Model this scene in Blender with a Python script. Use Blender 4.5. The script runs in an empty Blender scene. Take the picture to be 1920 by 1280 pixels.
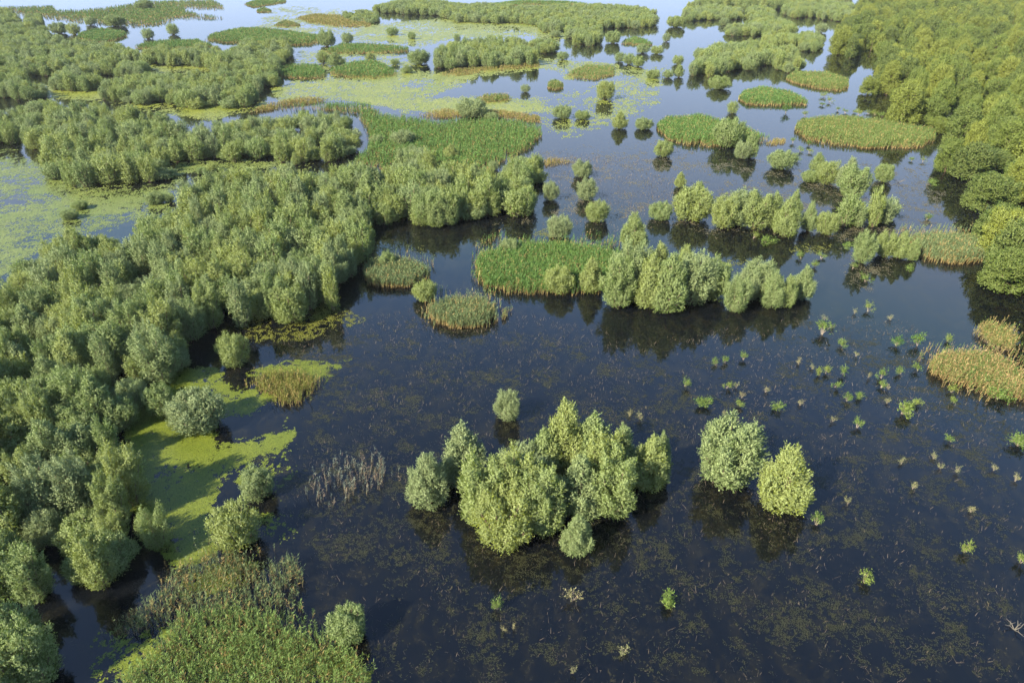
import bpy, math, numpy as np
R = math.radians
rng = np.random.default_rng(7)
scn = bpy.context.scene
COL = scn.collection

# ------------------------------------------------------------------ camera, sky, sun, exposure
H, PITCH, F = 60.0, R(30.0), 1280.0          # drone height, downward tilt, focal length in photo pixels
cp, sp = math.cos(PITCH), math.sin(PITCH)
cam_d = bpy.data.cameras.new('camera'); cam = bpy.data.objects.new('camera', cam_d); COL.objects.link(cam)
cam.location = (0, 0, H); cam.rotation_euler = (R(60.0), 0, 0)
cam_d.sensor_width = 36; cam_d.lens = 24; cam_d.clip_start = 0.5; cam_d.clip_end = 9000
scn.camera = cam
SUN_EL = R(34); SUN_AZ = math.atan2(-0.77, -0.64)   # azimuth from +Y towards +X
w = bpy.data.worlds.new('World'); scn.world = w; w.use_nodes = True
nt = w.node_tree; bg = nt.nodes['Background']; bg.inputs['Strength'].default_value = 0.115
sky = nt.nodes.new('ShaderNodeTexSky'); sky.sky_type = 'NISHITA'; sky.sun_disc = False
sky.sun_elevation = SUN_EL; sky.sun_rotation = SUN_AZ; sky.air_density = 1.0; sky.dust_density = 0.25; sky.ozone_density = 2.4
sky_cap = nt.nodes.new('ShaderNodeMix'); sky_cap.data_type = 'RGBA'; sky_cap.blend_type = 'DARKEN'; sky_cap.inputs[0].default_value = 1.0
sky_cap.inputs[7].default_value = (1.75, 2.3, 3.3, 1)      # added colour cap: dims the sky itself where the horizon would glare
nt.links.new(sky.outputs[0], sky_cap.inputs[6]); nt.links.new(sky_cap.outputs[2], bg.inputs['Color'])
sl = bpy.data.lights.new('sun', 'SUN'); sl.energy = 5.0; sl.angle = R(0.53); sl.color = (1.0, 0.88, 0.69)
so = bpy.data.objects.new('sun', sl); COL.objects.link(so)
from mathutils import Vector
ts = Vector((math.sin(SUN_AZ)*math.cos(SUN_EL), math.cos(SUN_AZ)*math.cos(SUN_EL), math.sin(SUN_EL)))
so.rotation_euler = ts.to_track_quat('Z', 'Y').to_euler(); so.location = ts*300
vs = scn.view_settings; vs.view_transform = 'Standard'; vs.look = 'None'; vs.gamma = 1.0; vs.exposure = 2.0
scn.render.resolution_x = 1024; scn.render.resolution_y = 682
scn.cycles.max_bounces = 6; scn.cycles.transparent_max_bounces = 8; scn.cycles.volume_bounces = 0

# ------------------------------------------------------------------ geometry of the view: photo pixel <-> ground
def ground(x, y):
    u = (np.asarray(x, float)-960)/F; v = (np.asarray(y, float)-640)/F
    t = H/(sp+v*cp)
    return t*u, t*(cp-v*sp), t
def project(X, Y, Z):
    dz = Z-H
    dep = Y*cp-dz*sp; upc = Y*sp+dz*cp
    return 960+F*X/dep, 640-F*upc/dep, dep
def inside(poly, x, y):
    x = np.asarray(x); y = np.asarray(y); r = np.zeros(x.shape, bool); n = len(poly)
    for i in range(n):
        x1, y1 = poly[i]; x2, y2 = poly[(i+1) % n]
        if y1 == y2: continue
        c = ((y1 > y) != (y2 > y)) & (x < (x2-x1)*(y-y1)/(y2-y1)+x1)
        r ^= c
    return r
def edge_dist(poly, x, y):
    d = np.full(x.shape, 1e9); n = len(poly)
    for i in range(n):
        a = np.array(poly[i], float); b = np.array(poly[(i+1) % n], float); e = b-a
        t = np.clip(((x-a[0])*e[0]+(y-a[1])*e[1])/max(e@e, 1e-6), 0, 1)
        d = np.minimum(d, np.hypot(x-a[0]-t*e[0], y-a[1]-t*e[1]))
    return d
def vnoise(x, y, seed):
    xi = np.floor(x).astype(np.int64); yi = np.floor(y).astype(np.int64); fx = x-xi; fy = y-yi
    def h(a, b):
        n = (a*374761393+b*668265263+seed*1442695041) & 0xffffffff
        n = ((n ^ (n >> 13))*1274126177) & 0xffffffff
        return ((n ^ (n >> 16)) & 0xffff)/65535.0
    sx = fx*fx*(3-2*fx); sy = fy*fy*(3-2*fy)
    return (h(xi, yi)*(1-sx)+h(xi+1, yi)*sx)*(1-sy)+(h(xi, yi+1)*(1-sx)+h(xi+1, yi+1)*sx)*sy
def fbm(x, y, seed, oct=4):
    s = 0; a = 1; t = 0
    for o in range(oct):
        s = s+a*vnoise(x*2**o+17.3*o, y*2**o-9.1*o, seed+o); t += a; a *= 0.55
    return s/t

# ------------------------------------------------------------------ materials
def mat_new(name):
    m = bpy.data.materials.new(name); m.use_nodes = True
    return m, m.node_tree, m.node_tree.nodes['Principled BSDF']
def N(t, ty, **kw):
    n = t.nodes.new(ty)
    for k, v in kw.items(): setattr(n, k, v)
    return n
def foliage(name, a, b, back, trans=0.35, rough=0.55, c=None, spread=.78):
    """leaves: colour varies plant by plant, leaf by leaf, pale undersides, light comes through"""
    c = c or a
    m, t, p = mat_new(name); L = t.links
    oi = N(t, 'ShaderNodeObjectInfo'); at = N(t, 'ShaderNodeAttribute', attribute_name='leaf'); ge = N(t, 'ShaderNodeNewGeometry')
    mx = N(t, 'ShaderNodeValToRGB'); cr = mx.color_ramp; cr.elements[0].color = (*c, 1); cr.elements[1].color = (*b, 1); cr.elements[0].position = .08
    cr.elements[1].position = .95; e_ = cr.elements.new(.5); e_.color = (*a, 1)
    ad = N(t, 'ShaderNodeMath', operation='MULTIPLY_ADD'); ad.inputs[1].default_value = 1.06-spread
    mu = N(t, 'ShaderNodeMath', operation='MULTIPLY'); mu.inputs[1].default_value = spread
    L.new(oi.outputs['Random'], mu.inputs[0])
    sx = N(t, 'ShaderNodeSeparateXYZ'); L.new(at.outputs['Vector'], sx.inputs[0])
    L.new(sx.outputs[1], ad.inputs[0]); L.new(mu.outputs[0], ad.inputs[2]); ad.use_clamp = True
    L.new(ad.outputs[0], mx.inputs[0])
    bk = N(t, 'ShaderNodeMix', data_type='RGBA'); bk.inputs[7].default_value = (*back, 1)
    bf = N(t, 'ShaderNodeMath', operation='MULTIPLY'); bf.inputs[1].default_value = 0.6
    L.new(ge.outputs['Backfacing'], bf.inputs[0]); L.new(bf.outputs[0], bk.inputs[0]); L.new(mx.outputs[0], bk.inputs[6])
    hs = N(t, 'ShaderNodeHueSaturation'); L.new(bk.outputs[2], hs.inputs['Color'])
    vv = N(t, 'ShaderNodeMath', operation='MULTIPLY_ADD'); vv.inputs[1].default_value = 0.7; vv.inputs[2].default_value = 0.65
    L.new(sx.outputs[0], vv.inputs[0]); L.new(vv.outputs[0], hs.inputs['Value'])
    L.new(hs.outputs[0], p.inputs['Base Color']); p.inputs['Roughness'].default_value = rough
    p.inputs['Specular IOR Level'].default_value = 0.25
    tr = N(t, 'ShaderNodeBsdfTranslucent'); L.new(hs.outputs[0], tr.inputs['Color'])
    ms = N(t, 'ShaderNodeMixShader'); ms.inputs[0].default_value = trans
    L.new(p.outputs[0], ms.inputs[1]); L.new(tr.outputs[0], ms.inputs[2])
    L.new(ms.outputs[0], t.nodes['Material Output'].inputs['Surface'])
    return m
def coloured(name, trans=0.25, rough=0.6):
    """plants whose blade colours are stored blade by blade"""
    m, t, p = mat_new(name); L = t.links
    at = N(t, 'ShaderNodeAttribute', attribute_name='col')
    L.new(at.outputs['Color'], p.inputs['Base Color']); p.inputs['Roughness'].default_value = rough; p.inputs['Specular IOR Level'].default_value = 0.25
    tr = N(t, 'ShaderNodeBsdfTranslucent'); L.new(at.outputs['Color'], tr.inputs['Color'])
    ms = N(t, 'ShaderNodeMixShader'); ms.inputs[0].default_value = trans
    L.new(p.outputs[0], ms.inputs[1]); L.new(tr.outputs[0], ms.inputs[2]); L.new(ms.outputs[0], t.nodes['Material Output'].inputs['Surface'])
    return m
def bark(name, a, b):
    m, t, p = mat_new(name); L = t.links
    tc = N(t, 'ShaderNodeTexCoord'); n = N(t, 'ShaderNodeTexNoise'); n.inputs['Scale'].default_value = 6; n.inputs['Detail'].default_value = 4
    L.new(tc.outputs['Object'], n.inputs['Vector'])
    mx = N(t, 'ShaderNodeMix', data_type='RGBA'); mx.inputs[6].default_value = (*a, 1); mx.inputs[7].default_value = (*b, 1)
    L.new(n.outputs['Fac'], mx.inputs[0]); L.new(mx.outputs[2], p.inputs['Base Color']); p.inputs['Roughness'].default_value = 0.85
    return m
M_WIL = foliage('willow leaf', (.120, .192, .042), (.205, .248, .038), (.23, .28, .13), 0.34, c=(.152, .205, .096), spread=.9)
M_FOR = foliage('broadleaf leaf', (.080, .130, .021), (.165, .192, .026), (.14, .175, .045), 0.2, c=(.032, .062, .018), spread=.97)
M_SAPG = foliage('sapling leaf', (.085, .155, .025), (.17, .21, .03), (.16, .21, .06), 0.4)
M_SAPD = foliage('dark sapling leaf', (.045, .115, .015), (.08, .15, .018), (.10, .17, .04), 0.35)
M_SAPP = foliage('pale sapling leaf', (.15, .17, .06), (.20, .18, .07), (.22, .21, .12), 0.3)
M_BARK = bark('willow bark', (.085, .06, .04), (.17, .125, .085))
M_DEAD = bark('dead wood', (.055, .05, .04), (.11, .10, .08))
M_TWIG = bark('pale twig', (.19, .155, .115), (.30, .25, .19))
M_REED = coloured('reed'); M_MAT = coloured('floating leaves', 0.1, 0.45)

# ------------------------------------------------------------------ mesh helpers
def mesh_np(name, V, faces, mats, mi=None, attr=None, attrname=None):
    """V (n,3), faces (m,k) of one size"""
    me = bpy.data.meshes.new(name); n = len(V); m, k = faces.shape
    me.vertices.add(n); me.vertices.foreach_set('co', np.ascontiguousarray(V, np.float32).ravel())
    me.loops.add(m*k); me.loops.foreach_set('vertex_index', np.ascontiguousarray(faces, np.int32).ravel())
    me.polygons.add(m); me.polygons.foreach_set('loop_start', np.arange(0, m*k, k, dtype=np.int32))
    try: me.polygons.foreach_set('loop_total', np.full(m, k, np.int32))
    except Exception: pass
    for mm in mats: me.materials.append(mm)
    if mi is not None: me.polygons.foreach_set('material_index', np.asarray(mi, np.int32))
    me.update(calc_edges=True)
    if attr is not None:
        if attrname == 'col':
            a = me.attributes.new('col', 'FLOAT_COLOR', 'FACE')
            a.data.foreach_set('color', np.concatenate([attr, np.ones((m, 1))], 1).astype(np.float32).ravel())
        else:
            a = me.attributes.new(attrname, 'FLOAT_VECTOR', 'FACE'); a.data.foreach_set('vector', np.asarray(attr, np.float32).ravel())
    return me
def quads(P):
    n = len(P); return P.reshape(-1, 3), np.arange(n*4).reshape(n, 4)
def norm(a): return a/np.maximum(np.linalg.norm(a, axis=-1, keepdims=True), 1e-9)
def tube(pts, radii, sides=6):
    pts = np.array(pts, float); out = []; rings = []
    for i, p in enumerate(pts):
        d = norm(pts[min(i+1, len(pts)-1)]-pts[max(i-1, 0)])
        a = np.array([1., 0, 0]) if abs(d[0]) < .8 else np.array([0, 1., 0]); u = norm(np.cross(d, a)); v = np.cross(d, u)
        th = np.linspace(0, 2*np.pi, sides, endpoint=False)
        rings.append(p+radii[i]*(np.cos(th)[:, None]*u+np.sin(th)[:, None]*v))
    for i in range(len(pts)-1):
        for j in range(sides):
            k = (j+1) % sides; out.append([rings[i][j], rings[i][k], rings[i+1][k], rings[i+1][j]])
    return np.array(out)
def link(name, me, parent=None):
    o = bpy.data.objects.new(name, me); COL.objects.link(o)
    if parent: o.parent = parent
    return o
def tag(o, label=None, cat=None, group=None, kind=None):
    if label: o['label'] = label
    if cat: o['category'] = cat
    if group: o['group'] = group
    if kind: o['kind'] = kind
    return o

# ------------------------------------------------------------------ tree prototypes
def leaf_cloud(lobes, n, ll, lw, r, zmin, wild=.65, per=10):
    """lobes: (centre, axis, half length, radius, taper); leaves spread through the shell of every lobe"""
    C = np.array([l[0] for l in lobes]); A = norm(np.array([l[1] for l in lobes])); HL = np.array([l[2] for l in lobes]); RD = np.array([l[3] for l in lobes]); TP = np.array([l[4] for l in lobes])
    wgt = HL*RD; wgt = wgt/wgt.sum()
    ns = max(6, int(n*2.0/per)); li = r.choice(len(lobes), ns, p=wgt)        # sprigs first, then the leaves along every sprig
    a = A[li]; q = norm(r.normal(size=(ns, 3)))
    s = (q*a).sum(1); perp = q-s[:, None]*a
    rad = np.where(r.random(ns) < .82, r.uniform(.66, 1.0, ns), r.uniform(.35, .66, ns))
    lump = 1+.10*np.sin(5*q[:, 0]+li*1.7)*np.sin(5*q[:, 1]+li*.9)+.08*np.sin(9*q[:, 2]+li*2.1)
    rad = rad*lump
    tf = 1-TP[li]*(.5+.5*s)*.75
    P = C[li]+rad[:, None]*(s[:, None]*a*HL[li][:, None]+perp*(RD[li]*tf)[:, None])
    nn = norm(perp/RD[li][:, None]+s[:, None]*a/HL[li][:, None]+.25*TP[li][:, None]*a)
    keep = P[:, 2] > zmin+.25*r.random(ns)
    for j in range(len(lobes)):
        d = P-C[j]; sj = d@A[j]; pj = np.linalg.norm(d-sj[:, None]*A[j], axis=1)
        u = np.clip(sj/HL[j], -1, 1); rr = (sj/HL[j])**2+(pj/(RD[j]*(1-TP[j]*(.5+.5*u)*.75)))**2
        keep &= ~((rr < .36) & (li != j))
    k_ = max(1, n//per); P = P[keep][:k_]; nn = nn[keep][:k_]; a = a[keep][:k_]; ns = len(P)
    ax = norm(nn*.75+a*.55+np.array([0, 0, .25])+.35*r.normal(size=(ns, 3))); sl_ = ll*2.5*r.uniform(.6, 1.4, ns)
    tone = r.random(ns)
    P = np.repeat(P, per, 0); nn = np.repeat(nn, per, 0); ax = np.repeat(ax, per, 0); sl_ = np.repeat(sl_, per); tone = np.repeat(tone, per); m = len(P)
    f = np.tile((np.arange(per)+.5)/per, ns)+.1*r.normal(size=m)
    P = P+ax*(f*sl_)[:, None]+(ll*.28*(1.15-f))[:, None]*r.normal(size=(m, 3))
    P[:, 2] = np.maximum(P[:, 2], .12)
    nn = norm(nn+wild*r.normal(size=(m, 3)))
    tg = norm(ax+.6*r.normal(size=(m, 3))); tg = norm(tg-(tg*nn).sum(1)[:, None]*nn); bt = np.cross(nn, tg)
    k = r.uniform(.65, 1.25, m)[:, None]; l = ll*k; wd = lw*k
    mid = P+tg*l*.05
    Q = np.stack([P-tg*l*.5, mid+bt*wd*.5, P+tg*l*.5, mid-bt*wd*.5], 1)
    att = np.stack([r.random(m), .5*tone+.5*r.random(m), np.zeros(m)], 1)
    return Q, att
def willow_lobes(w, h, nl, r, spiky, cone=0.):
    lobes = []; Rw = w/2; n = int(nl*1.9)
    for i in range(n):
        az = i*2.39996+r.uniform(-.4, .4); f = (i+.5)/n
        se = -.72+1.66*f; ce = math.sqrt(max(0., 1-se*se))       # egg-shaped crown, widest below the middle
        egg = (1-.08*se)*(1-cone*.85*(se+.72)/1.66)
        rr = Rw*.74*ce**.85*egg*r.uniform(.8, 1.2); zc = h*(.46+.34*se)*r.uniform(.94, 1.06)
        c = np.array([rr*math.cos(az), rr*math.sin(az), zc])
        ax = np.array([math.cos(az)*ce*.35, math.sin(az)*ce*.35, 1.0])+r.normal(size=3)*.08
        hl = h*.165*r.uniform(.75, 1.4)*(1+.6*spiky*r.random()*max(0, se)); rd = w*r.uniform(.115, .185)*(1-.35*cone*max(0., se))
        lobes.append((c, ax, hl, rd, .42+.45*spiky*r.random()))
    if cone > .5: lobes.append((np.array([0, 0, h*.82]), np.array([.05, 0, 1.]), h*.20, w*.12, .9))
    for i in range(7):
        az = i*.9+r.uniform(-.3, .3); lobes.append((np.array([w*.24*math.cos(az), w*.24*math.sin(az), h*.16]), np.array([.5*math.cos(az), .5*math.sin(az), 1.]), h*.15, w*.15, .2))
    lobes.append((np.array([0, 0, h*.42]), np.array([0, 0, 1.]), h*.31, w*.29, .45))
    return lobes
def willow_stems(lobes, w, h, r):
    out = []
    for c, ax, hl, rd, tp in lobes[::3]:
        b = np.array([c[0]*.12+r.uniform(-.15, .15), c[1]*.12+r.uniform(-.15, .15), -.25]); m = b*.55+c*.45; m[2] = c[2]*.35; m[:2] = c[:2]*.5
        out.append(tube([b, m, c, c+norm(ax)*hl*.25], [.15*w/6, .10*w/6, .06*w/6, .02]))
    return np.concatenate(out)
def forest_lobes(w, h, nl, r):
    lobes = []
    for i in range(nl):
        az = i*2.39996+r.uniform(-.3, .3); f = (i+.5)/nl; se = f**.75; ce = math.sqrt(1-se*se)
        rr = w*.38*ce**.9*r.uniform(.8, 1.15); zc = h*(.22+.60*se)*r.uniform(.93, 1.07)
        c = np.array([rr*math.cos(az), rr*math.sin(az), zc])
        lobes.append((c, np.array([math.cos(az)*ce*.6, math.sin(az)*ce*.6, 1.])+.2*r.normal(size=3), w*r.uniform(.14, .22), w*r.uniform(.11, .18), r.uniform(.0, .4)))
    for i in range(8):
        az = i*.785+r.uniform(-.3, .3); lobes.append((np.array([w*.33*math.cos(az), w*.33*math.sin(az), h*.15]), np.array([.4*math.cos(az), .4*math.sin(az), 1.]), h*.15, w*.14, .2))
    lobes.append((np.array([0, 0, h*.48]), np.array([0, 0, 1.]), h*.30, w*.25, .2))
    return lobes
def forest_stems(lobes, w, h, r):
    out = [tube([(0, 0, -.3), (.1, .05, h*.25), (0, .1, h*.5), (.1, 0, h*.8)], [.32, .24, .16, .05], 7)]
    for c, ax, hl, rd, tp in lobes[::3]:
        out.append(tube([(0, 0, h*.2), c*np.array([.5, .5, .7]), c], [.13, .08, .03], 5))
    return np.concatenate(out)
def trunk_mesh(Q):
    V, Fc = quads(Q); return mesh_np('trunk', V, Fc, [M_BARK])
PROTO = {'willow': [], 'forest': []}
def add_proto(kind, w, h, lob, stem, mat, n, ll, lw, zmin, seed, wild=.65):
    r = np.random.default_rng(seed); lobes = lob(w, h, r)
    Q, att = leaf_cloud(lobes, n, ll, lw, r, zmin, wild); V, Fc = quads(Q)
    crown = mesh_np('crown', V, Fc, [mat], attr=att, attrname='leaf')
    S = stem(lobes, w, h, r); trunk = trunk_mesh(S)
    Q2, a2 = leaf_cloud(lobes, n//4, ll*1.7, lw*1.6, r, zmin, wild); Q2 = np.concatenate([Q2, S]); V, Fc = quads(Q2)
    lod = mesh_np('small_tree', V, Fc, [mat, M_BARK], mi=np.r_[np.zeros(len(a2)), np.ones(len(S))], attr=np.concatenate([a2, np.full((len(S), 3), .5)]), attrname='leaf')
    PROTO[kind].append(dict(w=w, h=h, crown=crown, trunk=trunk, lod=lod))
sd = 100
for (w_, h_, nl, spk) in ((6.5, 9.5, 13, .9), (6.5, 9.5, 12, .5), (6.5, 7.6, 14, .5), (7.0, 7.2, 15, .2), (7.0, 7.4, 13, .7), (7.0, 5.8, 16, .15), (7.0, 5.6, 15, .4), (6.0, 10.2, 10, 1.0), (7.0, 8.6, 13, .9), (6.0, 8.2, 11, 1.0)):
    sd += 1
    add_proto('willow', w_, h_, lambda w, h, r, nl=nl, spk=spk, cone=(1. if (w_, h_) in ((7.0, 8.6), (6.0, 8.2)) else .25*(spk > .6)): willow_lobes(w, h, nl, r, spk, cone), willow_stems, M_WIL, 44000, .205, .082, .10, sd, .6)
for (w_, h_, nl) in ((10, 12, 17), (10, 11, 20), (11, 12, 15), (9, 13, 18), (10, 10, 18)):
    sd += 1
    add_proto('forest', w_, h_, lambda w, h, r, nl=nl: forest_lobes(w, h, nl, r), forest_stems, M_FOR, 44000, .28, .13, .25, sd, .6)

def pick(kind, w, h):
    a = np.array([abs(math.log((p['h']/p['w'])/(h/w)))+.12*rng.random() for p in PROTO[kind]])
    return int(np.argmin(a))
def plant_tree(kind, name, x, y, w, h, label, cat, group=None):
    i = pick(kind, w, h)
    if kind == 'willow' and ('cone-shaped' in label or 'pointed' in label or 'upright' in label): i = len(PROTO[kind])-1-int('cone' not in label)
    if 'cone-shaped' in label: i = len(PROTO[kind])-2
    p = PROTO[kind][i]; Z = project(x, y, 0)[2]
    sc = (w/p['w'], w/p['w'], h/p['h']); rz = rng.uniform(0, 6.28)
    if w*F/Z > 26:
        o = bpy.data.objects.new(name, None); o.empty_display_size = .5; COL.objects.link(o)
        link('trunk', p['trunk'], o); link('crown', p['crown'], o)
    else:
        o = link(name, p['lod'])
    o.location = (x, y, 0); o.rotation_euler = (0, 0, rz); o.scale = sc
    return tag(o, label, cat, group)

# ------------------------------------------------------------------ the setting: water and bed
def build_water():
    m, t, p = mat_new('shallow water'); L = t.links
    tc = N(t, 'ShaderNodeTexCoord')
    def noise(scale, detail, rough=.6, dist=0., stretch=(1, 1, 1)):
        mp = N(t, 'ShaderNodeMapping'); mp.inputs['Scale'].default_value = stretch; L.new(tc.outputs['Object'], mp.inputs[0])
        n = N(t, 'ShaderNodeTexNoise'); n.inputs['Scale'].default_value = scale; n.inputs['Detail'].default_value = detail
        n.inputs['Roughness'].default_value = rough; n.inputs['Distortion'].default_value = dist; L.new(mp.outputs[0], n.inputs['Vector']); return n.outputs['Fac']
    def ramp(f, a, b):
        r = N(t, 'ShaderNodeMapRange'); r.interpolation_type = 'SMOOTHSTEP'; r.inputs['From Min'].default_value = a; r.inputs['From Max'].default_value = b; L.new(f, r.inputs['Value']); return r.outputs['Result']
    def mul(a, b):
        n = N(t, 'ShaderNodeMath', operation='MULTIPLY'); L.new(a, n.inputs[0]); L.new(b, n.inputs[1]); return n.outputs[0]
    big = ramp(noise(.06, 3), .38, .62); med = ramp(noise(.42, 5, .62, .8, (1, .8, 1)), .44, .66); fine = ramp(noise(2.6, 4, .7, 1.5, (1, .7, 1)), .50, .66)
    weed = mul(fine, med)
    mx = N(t, 'ShaderNodeMix', data_type='RGBA'); mx.inputs[6].default_value = (.0021, .0028, .0040, 1); mx.inputs[7].default_value = (.026, .0235, .011, 1)
    L.new(weed, mx.inputs[0])
    m2 = N(t, 'ShaderNodeMix', data_type='RGBA'); m2.inputs[7].default_value = (.0062, .0060, .0042, 1)
    md = mul(med, big); L.new(mx.outputs[2], m2.inputs[6])
    half = N(t, 'ShaderNodeMath', operation='MULTIPLY'); half.inputs[1].default_value = .8; L.new(md, half.inputs[0]); L.new(half.outputs[0], m2.inputs[0])
    L.new(m2.outputs[2], p.inputs['Base Color'])
    p.inputs['Roughness'].default_value = .015; p.inputs['IOR'].default_value = 1.39
    bp = N(t, 'ShaderNodeBump'); bp.inputs['Strength'].default_value = .05; bp.inputs['Distance'].default_value = .03
    L.new(noise(1.6, 3), bp.inputs['Height']); L.new(bp.outputs[0], p.inputs['Normal'])
    V = np.array([(-2400, -150, 0), (2400, -150, 0), (2400, 2700, 0), (-2400, 2700, 0)], float)
    o = link('water', mesh_np('water', V, np.array([[0, 1, 2, 3]]), [m])); tag(o, kind='structure')
build_water()

# ------------------------------------------------------------------ floating leaf mats (duckweed, water lilies): cells of leaf on the water
def mat_cells(poly, cover, scale, cols, seed, edge=10, stretch=1.0, zoff=.006, grain=.38, speck=.16):
    poly = [(float(a), float(b)) for a, b in poly]
    px = np.array([p[0] for p in poly]); py = np.array([p[1] for p in poly])
    gx, gy, gz = ground(px, py)
    out = []; cl = []
    # bands in depth so that leaf clusters stay about the same size in relation to the view distance
    y0, y1 = gy.min(), gy.max(); yb = y0
    r = np.random.default_rng(seed)
    while yb < y1:
        ye = min(y1, yb*1.18+1); Zm = math.hypot((yb+ye)/2, H); c = max(.10, .62*Zm/683) if speck < .4 else max(.06, .46*Zm/683); dep = H/Zm
        dx = c; dy = c/max(dep, .12)*.8
        X, Y = np.meshgrid(np.arange(gx.min(), gx.max(), dx), np.arange(yb, ye, dy)); X = X.ravel()+r.uniform(-.3, .3, X.size)*dx; Y = Y.ravel()+r.uniform(-.3, .3, Y.size)*dy
        ix, iy, _ = project(X, Y, 0.)
        k = inside(poly, ix, iy); X, Y, ix, iy = X[k], Y[k], ix[k], iy[k]
        if len(X):
            e = np.clip(edge_dist(poly, ix, iy*1.0)/edge, 0, 1)
            nn = (1-grain)*fbm(X/scale, Y/(scale*stretch), seed)+grain*fbm(X/(scale*.16), Y/(scale*.16*stretch), seed+50)
            nn = nn+speck*(r.random(len(X))-.5)
            lo = .5+.36*(.5-cover)*1.0
            k = nn-(.16+.14*(cover > .8))*(1-e) > lo
            X, Y, nn = X[k], Y[k], nn[k]; n = len(X)
            z = zoff+r.random(n)*.02
            P = np.zeros((n, 4, 3)); q = [(-.62, -.62), (.62, -.62), (.62, .62), (-.62, .62)]
            for i, (a, b) in enumerate(q):
                P[:, i, 0] = X+dx*(a+r.uniform(-.35, .35, n)); P[:, i, 1] = Y+dy*(b+r.uniform(-.35, .35, n)); P[:, i, 2] = z+r.uniform(-.004, .004, n)
            out.append(P); ca = np.array(cols); j = r.random(n)**1.3; mixv = np.clip(.5*(fbm(X/(scale*.5), Y/(scale*.5), seed+9))+.5*j, 0, 1)[:, None]
            cl.append((ca[0]*(1-mixv)+ca[1]*mixv)*r.uniform(.75, 1.2, n)[:, None])
        yb = ye
    return np.concatenate(out), np.concatenate(cl)
def floating(name, label, polys, cover, scale, cols, seed, edge=10, stretch=1.0, grain=.38, speck=.16, cat='floating plants'):
    Ps = []; Cs = []
    for i, pl in enumerate(polys):
        P, c = mat_cells(pl, cover, scale, cols, seed+i*7, edge, stretch, .004+.003*i, grain, speck); Ps.append(P); Cs.append(c)
    V, Fc = quads(np.concatenate(Ps)); o = link(name, mesh_np(name, V, Fc, [M_MAT], attr=np.concatenate(Cs), attrname='col'))
    return tag(o, label, cat, None, 'stuff')
DW = ((.064, .090, .011), (.116, .138, .018)); LP = ((.068, .105, .022), (.150, .172, .05)); YM = ((.09, .125, .018), (.19, .20, .04))
floating('duckweed', 'bright yellow-green duckweed sheet on the water beside the left willow wood', [
    [(225, 790), (300, 700), (370, 685), (415, 690), (440, 722), (500, 722), (540, 740), (480, 778), (415, 792), (408, 826), (480, 818), (555, 798), (562, 830), (495, 862), (440, 888), (412, 925), (400, 965), (412, 1040), (330, 1075), (250, 1010), (235, 900)],
    [(448, 705), (500, 678), (560, 674), (625, 678), (668, 672), (630, 703), (610, 728), (540, 732)]], .95, 5, DW, 3, 18, 1.0, .55)
floating('duckweed', 'thin broken duckweed film among the near reeds and shrubs', [
    [(480, 960), (560, 960), (580, 1000), (540, 1030), (480, 1010)], [(330, 1070), (420, 1040), (490, 1030), (490, 1070), (440, 1110), (340, 1130)], [(170, 1180), (330, 1160), (420, 1150), (700, 1230), (700, 1300), (150, 1300)], [(540, 780), (480, 860), (420, 900), (520, 950), (560, 880)]], .45, 3, DW, 31, 18, 1.0, .5)
floating('lily_pads', 'water lily leaves spread over the backwater west of the willow wood', [
    [(-90, 255), (75, 290), (90, 325), (140, 345), (320, 345), (332, 303), (500, 298), (625, 310), (560, 320), (430, 328), (340, 338), (318, 370), (335, 395), (230, 430), (100, 455), (0, 520), (-90, 570)]], .56, 12, LP, 5, 12, 1.0, .5, .3)
floating('floating_leaves', 'yellow-green floating leaves between the far reed beds', [
    [(505, 165), (560, 150), (640, 147), (760, 128), (900, 142), (870, 162), (800, 185), (870, 178), (1010, 182), (1025, 212), (860, 216), (760, 207), (640, 188), (520, 195)],
    [(180, 195), (260, 190), (470, 198), (500, 185), (520, 205), (440, 215), (400, 228), (300, 215)],
    [(700, 45), (850, 33), (1000, 45), (1070, 65), (1050, 82), (1000, 72), (850, 72), (790, 90), (640, 75)],
    [(260, 122), (380, 118), (420, 128), (380, 138), (300, 140), (280, 130)],
    [(815, 140), (1010, 112), (1050, 118), (1010, 132), (850, 150)], [(1040, 135), (1100, 115), (1160, 120), (1170, 142), (1100, 152), (1060, 150)],
    [(60, 165), (190, 140), (190, 190), (90, 185)]], .74, 16, YM, 8, 8, 1.6, .5, .3)
floating('floating_leaves', 'sparse yellowish leaf patches on the open channel', [
    [(560, 95), (700, 75), (800, 125), (640, 150), (540, 152)], [(640, 180), (1030, 180), (1250, 120), (1240, 200), (1050, 270), (1000, 220), (760, 215)], [(430, 85), (520, 10), (700, 20), (700, 60), (560, 80)], [(1000, 100), (1280, 130), (1200, 150), (1000, 130)]], .36, 12, YM, 12, 10, 1.5, .5, .3)
floating('algae', 'olive algae streaks drifting round the middle reed islands', [
    [(690, 450), (790, 452), (805, 478), (740, 486), (690, 470)], [(880, 440), (1150, 448), (1165, 466), (1050, 452), (900, 462)], [(1000, 425), (1050, 420), (1060, 450), (990, 450)], [(1340, 485), (1400, 480), (1430, 500), (1360, 520)],
    [(1480, 455), (1560, 455), (1560, 480), (1480, 480)], [(440, 600), (620, 560), (700, 600), (560, 650), (440, 640)]], .25, 4, ((.05, .058, .012), (.11, .115, .02)), 21, 10, 1.2, .5, .3)
floating('algae', 'fine olive flecks of algae scattered over the dark open water', [
    [(480, 650), (800, 560), (1000, 600), (1350, 650), (1500, 560), (1700, 600), (1920, 760), (1920, 1290), (700, 1290), (540, 1010), (420, 880), (560, 800)]], -.10, 3.0, ((.014, .017, .007), (.034, .034, .015)), 41, 40, .8, .45, .42)
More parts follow.
